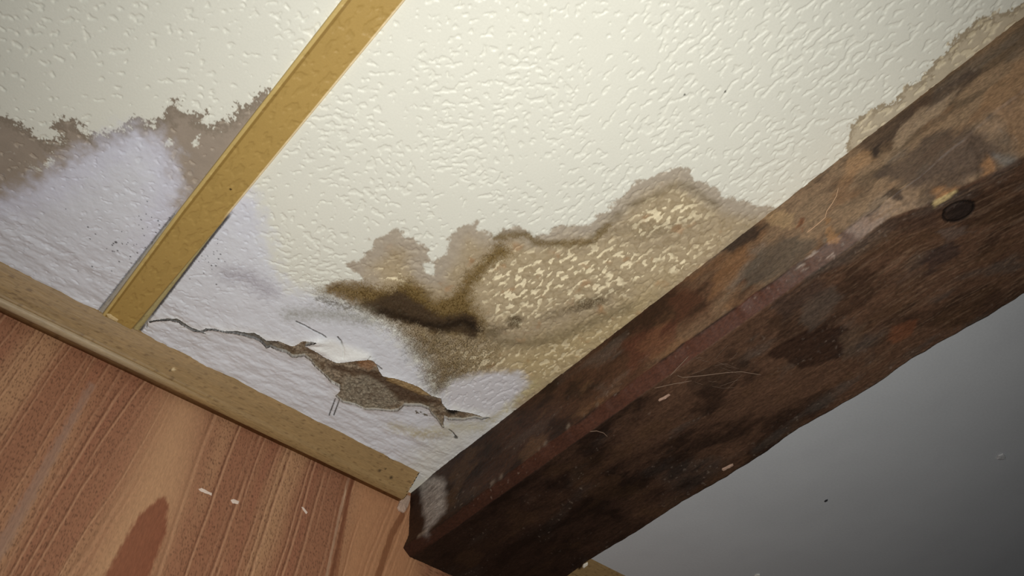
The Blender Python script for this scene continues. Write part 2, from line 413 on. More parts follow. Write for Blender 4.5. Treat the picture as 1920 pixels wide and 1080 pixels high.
    C = mix(C, lin((142,131,113))*(1+.55*w2[..., None]+.4*fbm(X*330, Y*330, 95, 2)[..., None]), lump)
    C = mix(C, lin((52,42,34)), sm(.08, .02, np.abs(fbm(X*90, Y*90, 96, 3)))*.55)
    C = mix(C, lin((92,72,52)), sm(.0, .35, w1)*(.75-.4*lump))
    C = mix(C, lin((184,174,154)), sm(.2, .5, w2)*.45*lump)
    dark = 1-sm(-4*PX, 8*PX, sdf_poly(X, Y, T([(615,688),(660,697),(705,700),(740,722),(790,745),(830,757),(800,760),(750,752),(718,722),(690,706),(640,700)]))+8*PX*w1)
    C = mix(C, lin((78,58,42)), dark*.85)
    org = 1-sm(-4*PX, 8*PX, sdf_poly(X, Y, T([(672,678),(692,674),(704,688),(690,695),(675,690)]))+7*PX*w2)
    C = mix(C, lin((150,106,70)), org*.6)
    bf = 1-sm(-3*PX, 4*PX, sdf_poly(X, Y, T([(722,706),(745,710),(765,720),(800,733),(812,744),(790,744),(748,726),(728,718)]))+6*PX*w2)
    C = mix(C, lin((160,132,88)), bf*.75)
    thin = sm(.40, .33, X)
    C = mix(C, lin((104,98,90))*(1+.2*w2[..., None]), thin*.9)
    gap = 1-sm(-2*PX, 3*PX, sdf_poly(X, Y, T([(832,771),(855,771),(872,769),(892,776),(860,777),(850,784),(840,778)]))+3*PX*w2)
    C = mix(C, lin((26,22,18)), gap*.95)
    Z = 1.0042-.0014*w1-.0024*w2-.0016*lump+.006*gap+.001*dark-.0012*bf
    keep = dt < .006; keep = keep[:-1, :-1] | keep[1:, 1:]
    V, q, C1 = compact(np.stack([X, Y, Z], -1).reshape(-1, 3), grid_quads(n, m, keep), C.reshape(-1, 3))
    ep = new_mesh('exposed_plaster', W(V), q, pigment_mat('bare_plaster', .85, .15, .12, 700, .4, 500), o, color=C1)
    ep['label'] = 'brown grey bare plaster showing through the torn paper'
    return o

ceiling = build_ceiling()

# ------------------------------------------------------------------ ceiling of the next bay
def build_next_bay():
    xs = np.arange(1.06, 2.9, .006); ys = np.concatenate([np.linspace(-.8, -.1, 20)[:-1], np.arange(-.1, YW+.008, .006)])
    X, Y = np.meshgrid(xs, ys, indexing='ij'); n, m = X.shape
    w = fbm(X*5, Y*5, 101, 3)
    C = np.ones((n, m, 3))*lin((210,212,214))*(1+.05*w[..., None])
    C = mix(C, lin((200,200,205)), (sm(.2, .6, fbm(X*12, Y*12, 102, 3))*.18))
    Z = 1+.0012*fbm(X*4, Y*4, 103, 3)
    o = new_mesh('ceiling', W(np.stack([X, Y, Z], -1).reshape(-1, 3)), grid_quads(n, m), pigment_mat('grey_paint', .6, .25, .03, 300, .05, 250), color=C.reshape(-1, 3))
    tag(o, 'smooth grey painted ceiling beyond the dark beam', 'ceiling', kind='structure')
build_next_bay()

# ------------------------------------------------------------------ timber beam
def build_beam():
    sil = np.array([(1063,1080),(1107,1048),(1200,993),(1280,940),(1363,893),(1440,845),(1467,823),(1497,803),(1527,787),(1580,757),(1643,720),(1708,673),(1777,634),(1865,585),(1903,561),(1920,549)])
    sp_ = under2(sil); o_ = np.argsort(sp_[:, 1])
    ys = np.concatenate([np.linspace(-.8, -.26, 30)[:-1], np.arange(-.26, YW+.02, .0022)])
    xr = np.interp(ys, sp_[o_, 1], sp_[o_, 0], left=1.10, right=1.103)+.0016*perlin(ys*40, ys*0, 3)
    # chamfer: starts at height zt on the side, ends at xe on the underside
    zt = np.interp(ys, [-.3, -.14, -.02, .05, .4, 1.03], [.890, .885, .868, .866, .8735, .8665])+.0035*fbm(ys*30, ys*0, 7, 3)
    xe = np.interp(ys, [-.3, -.12, .0, .04, 1.1], [.885, .868, .836, .8175, .8175])+.0010*fbm(ys*25, ys*0, 9, 3)
    ns, nc, nu, nr = 62, 14, 120, 12
    rows = []
    for y, z0, x1, x2 in zip(ys, zt, xe, xr):
        s = np.linspace(0, 1, ns, endpoint=False); c = np.linspace(0, 1, nc, endpoint=False); u = np.linspace(0, 1, nu, endpoint=False); r = np.linspace(0, 1, nr)
        px = np.concatenate([np.full(ns, XB), XB+(x1-XB)*c, x1+(x2-x1)*u, np.full(nr, x2)])
        pz = np.concatenate([1.004+(z0-1.004)*s, z0+(ZU-z0)*c, np.full(nu, ZU), ZU+(1.004-ZU)*r])
        rows.append(np.stack([px, np.full(len(px), y), pz], -1))
    P = np.array(rows); n, m = P.shape[:2]
    prof = np.arange(m)
    X, Y, Z = P[..., 0].copy(), P[..., 1].copy(), P[..., 2].copy()
    side = np.broadcast_to((prof < ns), (n, m)); cham = np.broadcast_to((prof >= ns) & (prof < ns+nc), (n, m)); und = np.broadcast_to((prof >= ns+nc) & (prof < ns+nc+nu), (n, m))
    arc = np.concatenate([[0], np.cumsum(np.hypot(*np.diff(P[n//2][:, [0, 2]], axis=0).T))])
    U = np.broadcast_to(arc[None], (n, m)).copy()               # coordinate across the grain, continuous round the section
    wU = U+.006*fbm(U*30, Y*14, 117, 3); wY = Y+.02*fbm(U*25+5, Y*10, 118, 3)
    g1 = fbm(wU*90, wY*9, 111, 4); g2 = fbm(U*240, Y*30, 112, 3); g3 = fbm(wU*16, wY*6, 113, 5); g4 = fbm(wU*34, wY*22, 114, 5); g5 = fbm(U*420, Y*190, 115, 2)
    g6 = fbm(wU*11+3, wY*5.5, 119, 5, .6)
    def S2(poly, soft, warp=8, on='s'):
        pp = (side2 if on == 's' else under2)(poly)
        A, B_ = (Y, Z) if on == 's' else (X, Y)
        sel = (side | cham) if on == 's' else und
        out = np.zeros((n, m))
        out[sel] = 1-sm(-soft*PX, soft*PX, sdf_poly(A[sel], B_[sel], pp)+warp*PX*(1.3*g4[sel]+.5*g1[sel]+.5*g2[sel]))
        return out
    Yn = Y+.45*g6+.12*g4                                 # ragged reach of the darker tone towards the wall
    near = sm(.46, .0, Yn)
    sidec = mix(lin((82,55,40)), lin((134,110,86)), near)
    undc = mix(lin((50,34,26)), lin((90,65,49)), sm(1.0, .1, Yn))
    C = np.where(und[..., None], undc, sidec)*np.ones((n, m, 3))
    g8 = fbm(wU*210, wY*130, 126, 3)
    g7 = fbm(wU*430, Y*16, 124, 3)
    C = C*(1+.20*g1[..., None]+.18*g2[..., None]+.20*g4[..., None]+.16*g7[..., None]*np.where(cham, 0, 1)[..., None]+.22*g8[..., None])
    C = mix(C, C*.48, sm(.02, .20, g6)*.75)                       # old dark stain, blotchy
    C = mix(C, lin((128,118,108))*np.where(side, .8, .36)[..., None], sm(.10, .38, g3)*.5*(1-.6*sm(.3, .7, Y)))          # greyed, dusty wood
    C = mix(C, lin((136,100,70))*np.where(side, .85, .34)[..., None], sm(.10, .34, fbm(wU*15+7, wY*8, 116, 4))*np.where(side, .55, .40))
    # darker towards the wall, with a ragged edge
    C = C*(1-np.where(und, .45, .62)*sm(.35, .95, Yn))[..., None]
    # smooth reddish chamfer
    cw = np.where(cham, 1., 0.)*sm(.02, .10, Y-.02*fbm(U*20, Y*20, 125, 2))
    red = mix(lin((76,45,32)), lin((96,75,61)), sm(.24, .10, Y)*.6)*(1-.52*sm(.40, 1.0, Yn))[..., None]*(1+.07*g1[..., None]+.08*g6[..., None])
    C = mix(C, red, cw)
    lip = np.exp(-((np.arange(m)-ns)/1.2)**2)[None]*sm(-.1, .25, fbm(U*3, Y*26, 122, 3))
    C = mix(C, lin((34,26,20)), lip*.75)
    st_ = sm(.10, .36, fbm(wU*300, Y*7, 127, 3))*und*sm(.42, .02, Y)
    C = mix(C, lin((134,108,86)), st_*.35)
    lip2 = np.exp(-((np.arange(m)-ns+3)/2.2)**2)[None]*sm(.12, .4, fbm(U*3+4, Y*30, 123, 3))
    C = mix(C, lin((140,124,108)), lip2*.6)
    # patches
    for poly, col, st, soft, on in [
        ([(1600,270),(1700,200),(1800,140),(1850,130),(1820,160),(1700,240),(1640,290)], (70,56,48), .7, 14, 's'),
        ([(1640,330),(1760,245),(1850,235),(1830,275),(1720,340),(1660,345)], (74,60,52), .75, 14, 's'),
        ([(1630,285),(1660,255),(1650,290),(1635,305)], (44,34,30), .8, 8, 's'),
        ([(1340,470),(1400,430),(1440,420),(1420,450),(1380,470)], (44,36,34), .8, 10, 's'),
        ([(1400,500),(1470,440),(1540,450),(1500,500),(1440,530),(1390,540)], (84,74,64), .75, 14, 's'),
        ([(1430,405),(1470,390),(1490,420),(1530,410),(1480,432),(1450,420)], (168,140,104), .6, 8, 's'),
        ([(1340,510),(1400,455),(1410,480),(1370,530),(1330,560)], (128,92,62), .6, 12, 's'),
        ([(1490,430),(1500,408),(1512,410),(1505,432)], (110,66,40), .8, 4, 's'),
        ([(1545,450),(1550,410),(1556,412),(1568,450),(1550,460)], (150,112,76), .7, 4, 's'),
        ([(1485,505),(1515,483),(1552,457),(1550,465),(1520,480),(1495,503)], (166,148,134), .6, 3, 's'),
        ([(1590,430),(1640,398),(1645,402),(1600,436)], (150,128,112), .45, 5, 's'),
        ([(1660,300),(1690,235),(1740,200),(1790,170),(1760,215),(1700,260)], (170,146,120), .6, 10, 's'),
        ([(1840,180),(1900,120),(1960,90),(1960,200),(1880,240)], (150,116,84), .55, 14, 's'),
        ([(1250,560),(1290,540),(1320,560),(1270,600)], (92,56,40), .5, 14, 's'), ([(1170,640),(1260,600),(1270,640),(1180,700)], (96,54,40), .5, 14, 's'),
        ([(1590,300),(1625,285),(1640,300),(1600,330),(1570,350)], (160,126,92), .7, 12, 's'),
        ([(1650,365),(1675,350),(1680,365),(1660,375)], (52,36,26), .8, 6, 's'),
        ([(1710,370),(1740,335),(1790,305),(1830,265),(1835,290),(1800,325),(1760,350),(1740,380)], (172,126,84), .85, 9, 's'),
        ([(1840,255),(1870,245),(1870,275),(1845,280)], (132,126,118), .7, 9, 's'),
        ([(1745,375),(1770,345),(1805,328),(1800,345),(1775,375),(1750,390)], (196,172,122), .85, 7, 's'),
        ([(1745,375),(1770,345),(1805,328),(1800,345),(1775,375),(1750,390)], (196,172,122), .85, 7, 'u'),
        ([(1800,345),(1850,315),(1920,290),(1990,280),(1990,250),(1850,290)], (120,84,56), .6, 10, 'u'),
        ([(1640,420),(1700,400),(1770,390),(1760,430),(1690,440)], (66,48,38), .6, 12, 'u'),
        ([(1765,435),(1800,425),(1850,432),(1800,445),(1775,455)], (104,88,78), .55, 7, 'u'),
        ([(1505,620),(1570,612),(1590,620),(1580,670),(1500,690),(1440,665)], (44,28,20), .75, 9, 'u'),
        ([(1580,630),(1620,610),(1605,650),(1580,680)], (98,78,62), .6, 9, 'u'),
        ([(1500,560),(1560,530),(1580,560),(1520,620),(1505,600)], (92,80,70), .55, 12, 'u'),
        ([(1440,570),(1540,520),(1560,540),(1470,600)], (60,48,42), .6, 14, 'u'),
        ([(1290,700),(1400,660),(1420,690),(1300,740)], (56,42,32), .6, 12, 'u'),
        ([(1670,610),(1720,600),(1710,630),(1680,640)], (118,72,48), .6, 12, 'u'),
        ([(1730,490),(1790,450),(1800,475),(1740,510)], (52,42,40), .6, 12, 'u')]:
        k = S2(poly, soft*.6, warp=14, on=on)*st
        C = mix(C, lin(col)*(1+.25*g2[..., None]), np.clip(k, 0, 1))
    # dusty white smear where the beam meets the wall
    k = S2([(785,905),(815,892),(835,900),(838,935),(832,960),(812,985),(800,1000),(792,960),(787,925)], 12, 10)
    k = k*(.62+.5*g2)
    C = mix(C, lin((176,168,160)), np.clip(k, 0, .85))
    # knot
    kc = under2([(1797,397)])[0]; ka = under2([(1830,383)])[0]-kc; kb = under2([(1806,414)])[0]-kc
    M = np.linalg.inv(np.c_[ka, kb]); dx, dy = X-kc[0], Y-kc[1]
    q = 1.1*np.sqrt((M[0,0]*dx+M[0,1]*dy)**2+(M[1,0]*dx+M[1,1]*dy)**2)+.16*g4
    C = np.where(und[..., None], mix(C, lin((36,29,26))*(1+.5*g2[..., None]), (1-sm(.7, 1.0, q))*.85), C)
    ring = (1-sm(.05, .16, np.abs(q-.93)))*und
    C = mix(C, lin((16,12,10)), ring*.9)
    dust = sm(.42, .56, fbm(U*120+.3*Y*120, Y*110-40*U, 121, 2))*sm(.1, .5, g3+.15)
    C = mix(C, lin((150,134,120)), dust*.35)
    # foot of the beam is crooked where it meets the panel
    P[..., 0] += sm(.99, 1.07, Y)*np.where(und | (X > 1), 0, .004-.012*sm(.905, .860, Z))
    # relief
    rough = S2([(1690,400),(1740,330),(1830,250),(1990,110),(1990,300),(1850,320),(1760,395)], 10)+S2([(1690,400),(1740,330),(1830,250),(1990,110),(1990,300),(1850,320),(1760,395)], 10, on='u')
    d = .0011*g3+.0006*g1+(.0005*g2+.0007*g4+.0003*g7+.0006*g8)*(1-.8*cham)+np.clip(rough, 0, 1)*(.004*g4+.0012*g5)-ring*.002
    d = d-.0014*S2([(1485,505),(1515,483),(1552,457),(1552,450),(1500,480)], 6)*-1
    nx = np.where(side, -1, np.where(cham, -.7, np.where(und, 0, 1.))); nz = np.where(side, 0, np.where(cham, -.7, np.where(und, -1., 0)))
    fade = np.broadcast_to(sm(0, 6, prof), (n, m))
    P[..., 0] += nx*d*fade; P[..., 2] += nz*d*fade
    q = grid_quads(n, m)
    V = W(P.reshape(-1, 3))
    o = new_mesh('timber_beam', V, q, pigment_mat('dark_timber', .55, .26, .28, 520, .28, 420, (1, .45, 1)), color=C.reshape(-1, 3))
    tag(o, 'dark brown chamfered timber beam crossing the ceiling down to the wall', 'beam')
    # cut end so that the beam is a closed solid
    return o
beam = build_beam()

# ------------------------------------------------------------------ wood panel on the wall
def build_panel():
    xs = np.arange(-.25, 2.6, .0013); xs = np.concatenate([xs[xs < .83], np.arange(.83, 2.7, .008)])
    zs = np.concatenate([np.linspace(.15, .48, 20)[:-1], np.arange(.48, 1.003, .0018)])
    X, Z = np.meshgrid(xs, zs, indexing='ij'); n, m = X.shape
    tilt = np.interp(X, [-.1, .1, .15, .24, .28, .34, .4, .5, .64, .73, .85], [.05, .06, .03, .17, .10, .0, .06, .10, .11, .28, .30])
    u = X-tilt*(Z-.8)+.0035*fbm(X*9, Z*6, 131, 3)
    grain = fbm(u*330, Z*60, 132, 3); pore = perlin(u*640, Z*170, 133); broad = fbm(u*11, Z*1.2, 134, 3); mid = fbm(u*42, Z*1.6, 135, 3)
    base = lin((152,105,78))
    C = np.ones((n, m, 3))*base*(1+.16*grain[..., None])
    C = mix(C, lin((186,146,108)), sm(-.1, .5, broad)*.6)
    C = mix(C, lin((150,98,74)), sm(.0, .5, mid)*.55)
    C = mix(C, lin((84,54,38)), sm(.20, .5, pore+.5*grain)*.62)
    Hh = .00025*grain
    rs = random.Random(12)
    # early-wood lines: a dark groove with a pale ridge beside it
    lines = []
    x = -.2
    while x < .84:
        lines.append(x); x += rs.choice([.010, .013, .017, .022, .03]) if not (.30 < x < .42) else rs.choice([.03, .045])
    for lx in lines:
        st = rs.uniform(.25, .95); w = rs.uniform(.0010, .0022)
        dd = u-lx+.0012*perlin(Z*9+lx*50, Z*0, 140)
        brk = sm(-.45, .15, perlin(Z*6+lx*91, Z*0+lx*7, 141)+.25)
        k = (1-sm(w*.4, w*1.5, np.abs(dd)))*st*brk
        k2 = (1-sm(w*.5, w*1.7, np.abs(dd-w*2.1)))*st*brk
        C = mix(C, lin((104,66,46)), np.clip(k*.9*(.75+.8*grain), 0, 1)); C = mix(C, lin((206,160,124)), np.clip(k2*.45, 0, 1))
        Hh += -.0007*k+.0005*k2
    def wp(poly, soft, warp=3):
        return 1-sm(-soft*PX, soft*PX, sdf_poly(X, Z, wall2(poly))+warp*PX*grain)
    lt = 1-sm(-30*PX, 60*PX, sdf_poly(X, Z, wall2([(330,740),(370,760),(330,930),(250,1090),(170,1090),(280,850)]))+20*PX*broad)
    C = mix(C, lin((192,150,112))*(1+.12*grain[..., None]), lt*.75)
    rt = 1-sm(-25*PX, 40*PX, sdf_poly(X, Z, wall2([(672,890),(760,930),(790,1100),(640,1100)]))+12*PX*broad)
    C = mix(C, lin((186,136,98))*(1+.12*grain[..., None]), rt*.7)
    C = mix(C, lin((128,72,50))*(1+.14*grain[..., None]), wp([(296,935),(308,930),(315,945),(312,1000),(290,1050),(270,1110),(180,1110),(240,1000),(262,965)], 4, 5)*.85)
    C = mix(C, lin((152,122,104)), wp([(168,716),(178,722),(100,870),(10,1040),(-10,1060),(-10,1020),(90,850)], 5, 6)*.7)
    for pts, w, col, st in [([(655,890),(640,950),(610,1090)], 3, (222,190,158), .7), ([(663,890),(648,955),(620,1090)], 4, (112,66,44), .8),
                            ([(755,965),(735,1000),(705,1090)], 7, (126,80,52), .8), ([(652,880),(640,930),(613,1090)], 7, (130,82,56), .5), ([(655,885),(650,950),(630,1080)], 4, (130,80,54), .6)]:
        dd = sdf_poly(X, Z, wall2(pts), closed=False)+2*PX*grain
        C = mix(C, lin(col), (1-sm((w-1.5)*PX, (w+1.5)*PX, dd))*st)
    P = np.stack([X, YW-Hh, Z], -1).reshape(-1, 3)
    q = grid_quads(n, m, flip=True)
    # give the sheet its thickness: a back face and closed edges
    i = np.arange(n*m).reshape(n, m); loop = np.concatenate([i[:, 0], i[-1, 1:], i[-2::-1, -1], i[0, -2:0:-1]])
    Bk = P[loop].copy(); Bk[:, 1] = YW+.008; b0 = len(P)
    k = np.arange(len(loop)); k2 = (k+1) % len(loop)
    q2 = np.stack([loop[k], loop[k2], b0+k2, b0+k], -1)
    Cc = np.concatenate([C.reshape(-1, 3), C.reshape(-1, 3)[loop]])
    o = new_mesh('wood_panel', W(np.concatenate([P, Bk])), np.concatenate([q, q2]), pigment_mat('veneer', .55, .25, .10, 900, .2, 800, (1, 1, .18)), color=Cc)
    tag(o, 'reddish brown wood grain panel covering the wall below the moulding', 'panel')
    return o
panel = build_panel()
# the wall the panel is fixed to
wv = W(np.array([[-.3, YW+.009, .1], [2.8, YW+.009, .1], [2.8, YW+.009, 1.01], [-.3, YW+.009, 1.01]]))
tag(new_mesh('wall_back', wv, np.array([[0, 1, 2, 3]]), pigment_mat('wall_plaster', .8), color=np.tile(lin((190,185,176)), (4, 1))),
    'plaster wall behind the wood panel', 'wall', kind='structure')

# ------------------------------------------------------------------ moulding between panel and ceiling
def build_trim(name, x0, x1, label, seed):
    pr = [(1.0205, 1.004), (1.0205, .9995)]
    for t in np.linspace(0, 1, 22)[1:]: pr.append((1.0205+.0345*t, .9995-.0275*t-.0012*math.sin(t*math.pi)))
    c = (1.0625, .9665)                              # bead
    for a in np.linspace(math.radians(110), math.radians(330), 18): pr.append((c[0]+.0085*math.cos(a)*1.0, c[1]-.0085*abs(math.sin(a))*.9+(.0035 if a < math.pi else .0)*(1-(a-2.6)/.55 if a < 3.14 else 0)))
    pr += [(1.073, .9655), (YW-.001, .9655), (YW-.001, 1.004)]
    pr = np.array(pr); m = len(pr)
    xs = np.arange(x0, x1, .0028); xs[-1] = x1; n = len(xs)
    X = np.repeat(xs[:, None], m, 1); Yp = np.repeat(pr[None, :, 0], n, 0); Zp = np.repeat(pr[None, :, 1], n, 0)
    arc = np.repeat(np.concatenate([[0], np.cumsum(np.hypot(*np.diff(pr, axis=0).T))])[None], n, 0)
    g = fbm(X*26, arc*420, seed, 4); g2 = fbm(X*70, arc*900, seed+5, 2); lo2 = fbm(X*8, arc*60, seed+9, 2)
    C = np.ones((n, m, 3))*lin((150,122,82))*(1+.20*g[..., None]+.12*lo2[..., None])
    C = mix(C, lin((92,66,38)), sm(.22, .55, g2+.3*g)*.6)
    for px_, r_px, col_ in (((733,895), 4.5, (52,38,24)), ((712,882), 4, (60,46,30)), ((722,879), 3, (70,54,34)), ((325,692), 3.5, (236,214,170)), ((319,694), 3, (70,52,30)), ((731,857), 5, (70,60,44)), ((738,861), 4, (80,70,52))):  # nail holes, dark marks, and a sparkle of light painted as a pale dot
        rr = ray([px_])[0]; kk = -.0275/.0345
        tt_ = (.9995-kk*1.0205)/(rr[2]-kk*rr[1]); pp = rr*tt_
        C = mix(C, lin(col_), (1-sm(r_px*.5*PX, r_px*1.15*PX, np.sqrt((X-pp[0])**2+(Yp-pp[1])**2+(Zp-pp[2])**2)+.0008*g2))*.85)
    bead = (np.arange(m) > 23) & (np.arange(m) < 40)
    fade = sm(.34, .12, X)*bead[None]
    C = mix(C, lin((172,152,122))*(1+.25*g2[..., None]), fade*.85)  # bead paler at the left, its highlight painted into the colour
    # dirt in the quirk under the bead
    flat = sm(.16, .46, X)*np.where((np.arange(m) > 22) & (np.arange(m) < 41), 1, 0)[None] if x0 < 0 else 0*X
    tt = np.clip((np.arange(m)-22)/18, 0, 1)[None]
    Yp = Yp*(1-flat)+(1.055+.018*tt)*flat; Zp = Zp*(1-flat)+(.972-.0090*np.sqrt(np.clip(1-(1-tt)**2, 0, 1)))*flat
    Yp = Yp-.0006*g*0; Zp = Zp+.0004*lo2-.0003*g
    wob = .0012*perlin(xs*30, xs*0, seed)[:, None]
    # end cut slightly ragged
    X[-1] += .0015*np.sin(np.arange(m)*1.7)
    V = W(np.stack([X, Yp, Zp], -1).reshape(-1, 3)); q = grid_quads(n, m, flip=True)
    # end caps as fans
    def cap(row, fl):
        ce = V[row*m:(row+1)*m].mean(0); return ce, row
    Cf = C.reshape(-1, 3); extra = []; qs = [q]
    for row, fl in ((0, False), (n-1, True)):
        ci = len(V)+len(extra); extra.append(V[row*m:(row+1)*m].mean(0))
        a = row*m+np.arange(m); b = row*m+(np.arange(m)+1) % m
        t = np.stack([a, b, np.full(m, ci), np.full(m, ci)], -1)
        # quads made of a fan with a doubled centre would be degenerate: split the centre
        extra.append(extra[-1]+np.array([0, 1e-5, 1e-5])); t[:, 3] = ci+1
        qs.append(t if not fl else t[:, ::-1])
    V = np.concatenate([V, np.array(extra)]); Cf = np.concatenate([Cf, np.tile(lin((150,124,86)), (len(extra), 1))])
    o = new_mesh(name, V, np.concatenate(qs), pigment_mat(name+'_oak', .5, .3, .10, 700, .2, 600, (.2, 1, 1)), color=Cf)
    tag(o, label, 'moulding', kind='structure')
    return o
trim1 = build_trim('trim_1', -.32, .7745, 'olive brown wooden moulding between the wood panel and the stained ceiling', 151)
trim2 = build_trim('trim_2', 1.085, 2.6, 'short visible end of wooden moulding right of the beam', 171)

# ------------------------------------------------------------------ yellow batten
def build_batten():
    root = bpy.data.objects.new('ceiling_batten', None); scene.collection.objects.link(root)
    tag(root, 'ochre yellow painted batten running across the ceiling to the moulding', 'batten')
    base = W((.139, .4, 1.0)); root.location = base
    t = .0055; xa, xb = .1090, .1686
    ys = np.concatenate([np.linspace(-.8, -.28, 20)[:-1], np.arange(-.28, 1.0195, .0016), [1.0195]])
    off = [(0, 1.001), (0, 1-t*.55)]
    for a in np.linspace(0, math.pi/2, 5)[1:]: off.append((.0022*(1-math.cos(a)), 1-t*.55-t*.45*math.sin(a)))
    nb = len(off); wd = xb-xa
    mid = [(u, 1-t) for u in np.linspace(.0022, wd-.0012, 46)[1:-1]]
    end = [(wd-.0012, 1-t), (wd-.0003, 1-t*.8), (wd, 1-t*.5), (wd, 1.001)]
    pr = np.array(off+mid+end); m = len(pr); n = len(ys)
    X = np.repeat(pr[None, :, 0], n, 0); Z = np.repeat(pr[None, :, 1], n, 0).copy(); Y = np.repeat(ys[:, None], m, 1)
    xoff = bat_l(ys); wf = (bat_r(ys)-bat_l(ys))/wd
    X = xoff[:, None]+X*wf[:, None]
    e, e2 = emboss_field(X*1.0+3.1, Y*.8+1.3)
    low = fbm(X*12, Y*12, 181, 3)
    inn = (np.arange(m) >= nb) & (np.arange(m) < m-4)
    Z += inn[None]*(.0009*e2+.0005*low)
    C = np.ones((n, m, 3))*lin((178,147,84))*(1+.05*low[..., None]-.05*(e2*inn[None])[..., None])
    C = mix(C, lin((206,180,116)), (np.arange(m) < nb+2)[None]*.8)
    C = mix(C, lin((128,98,44)), ((np.arange(m) >= nb+2) & (np.arange(m) < nb+5))[None]*.6)
    pal = ((np.arange(m) >= m-5)[None] & np.ones((n, 1), bool))*sm(.74, .70, Y)
    C = mix(C, lin((240,220,180)), pal*.8)
    for c in T([(434,351)]):
        C = mix(C, lin((60,44,24)), (1-sm(1.2*PX, 2.6*PX, np.hypot(X-c[0], Y-c[1]))))
    V = W(np.stack([X, Y, Z], -1).reshape(-1, 3))-base
    q = grid_quads(n, m, flip=True)
    new_mesh('board', V, q, pigment_mat('ochre_paint', .5, .32, .03, 600, .1, 500), root, color=C.reshape(-1, 3))
    # filler strips either side near the wall
    for left, y0, nm in ((True, .77, 'filler_strip'), (False, .73, 'filler_strip')):
        yy = np.arange(y0, 1.0195, .002)
        inner = bat_l(yy)+.0005 if left else bat_r(yy)-.0005
        wd_ = np.maximum(np.abs((gap_l(yy) if left else gap_r(yy))-inner), .0003); sgn = -1 if left else 1
        prof = np.linspace(0, 1, 8); n2, m2 = len(yy), 8
        X2 = inner[:, None]+sgn*wd_[:, None]*prof[None]+.0004*perlin(yy*60, yy*0, 5)[:, None]*prof[None]; Y2 = np.repeat(yy[:, None], m2, 1)
        Z2 = 1-.0036*np.sqrt(np.clip(1-prof[None]**2, 0, 1))-.0003*perlin(X2*300, Y2*120, 6)+.0006
        c2 = np.ones((n2, m2, 3))*(lin((176,170,158)) if left else lin((182,168,118)))
        c2 = mix(c2, lin((92,84,72)), sm(.2, .7, fbm(X2*300, Y2*80, 190, 2)+.3*(prof[None]-.6))*.7)
        c2 = mix(c2, lin((116,92,52)), (prof < .2)[None]*np.ones((n2, 1))*.7)
        o = new_mesh(nm, W(np.stack([X2, Y2, Z2], -1).reshape(-1, 3))-base, grid_quads(n2, m2, flip=not left), pigment_mat(nm+'_paint', .7, .2, .1, 700), root, color=c2.reshape(-1, 3))
        o['label'] = 'pale cracked filler along the '+('left' if left else 'right')+' edge of the batten'
    return root
batten = build_batten()

# ------------------------------------------------------------------ small loose things
def plain(name, rgb, rough=.7):
    m = bpy.data.materials.new(name); m.use_nodes = True
    nt = m.node_tree; b = nt.nodes['Principled BSDF']; b.inputs['Roughness'].default_value = rough; b.inputs['Specular IOR Level'].default_value = .2
    nz = nt.nodes.new('ShaderNodeTexNoise'); nz.inputs['Scale'].default_value = 900; nz.inputs['Detail'].default_value = 3
    cr = nt.nodes.new('ShaderNodeMix'); cr.data_type = 'RGBA'
    c = lin(rgb); cr.inputs[6].default_value = (*(c*.75), 1); cr.inputs[7].default_value = (*np.clip(c*1.2, 0, 1), 1)
    nt.links.new(nz.outputs[0], cr.inputs[0]); nt.links.new(cr.outputs[2], b.inputs['Base Color'])
    return m

def chip(name, pts, thick, mat, label, cat, seed=0, group=None, lift=0.0):
    """a small irregular flake: outline points (3-D, on a surface), its surface normal, thickness"""
    P = np.array(pts, float); c = P.mean(0)
    nrm = np.cross(P[1]-P[0], P[2]-P[0]); nrm /= np.linalg.norm(nrm)
    if nrm @ c > 0: nrm = -nrm                           # towards the camera side of the surface
    # refine outline
    rs = np.random.RandomState(seed); Q = []
    for i in range(len(P)):
        a, b = P[i], P[(i+1) % len(P)]
        for t in (0, .33, .67): Q.append(a+(b-a)*t+(rs.rand(3)-.5)*.06*np.linalg.norm(b-a))
    Q = np.array(Q); k = len(Q)
    rings = []
    for s, h in ((1, 0), (1, .75), (.82, 1.0), (.4, 1.12)):
        r = c+(Q-c)*s+nrm*(thick*h+lift)+nrm*thick*.3*(rs.rand(k, 1)-.5)*(h > 0); rings.append(r)
    V = np.concatenate(rings+[[c+nrm*(thick*1.1+lift)]]); q = []
    for r in range(3):
        for i in range(k): q.append([r*k+i, r*k+(i+1) % k, (r+1)*k+(i+1) % k, (r+1)*k+i])
    Vw = W(V); base = W(c)
    me = bpy.data.meshes.new(name)
    faces = [list(f) for f in q]+[[3*k+i, 3*k+(i+1) % k, 4*k] for i in range(k)]+[list(range(k))[::-1]]
    me.from_pydata([tuple(v-base) for v in Vw], [], faces); me.update()
    o = bpy.data.objects.new(name, me); o.location = base; scene.collection.objects.link(o); me.materials.append(mat)
    for p in me.polygons: p.use_smooth = False
    return tag(o, label, cat, group)

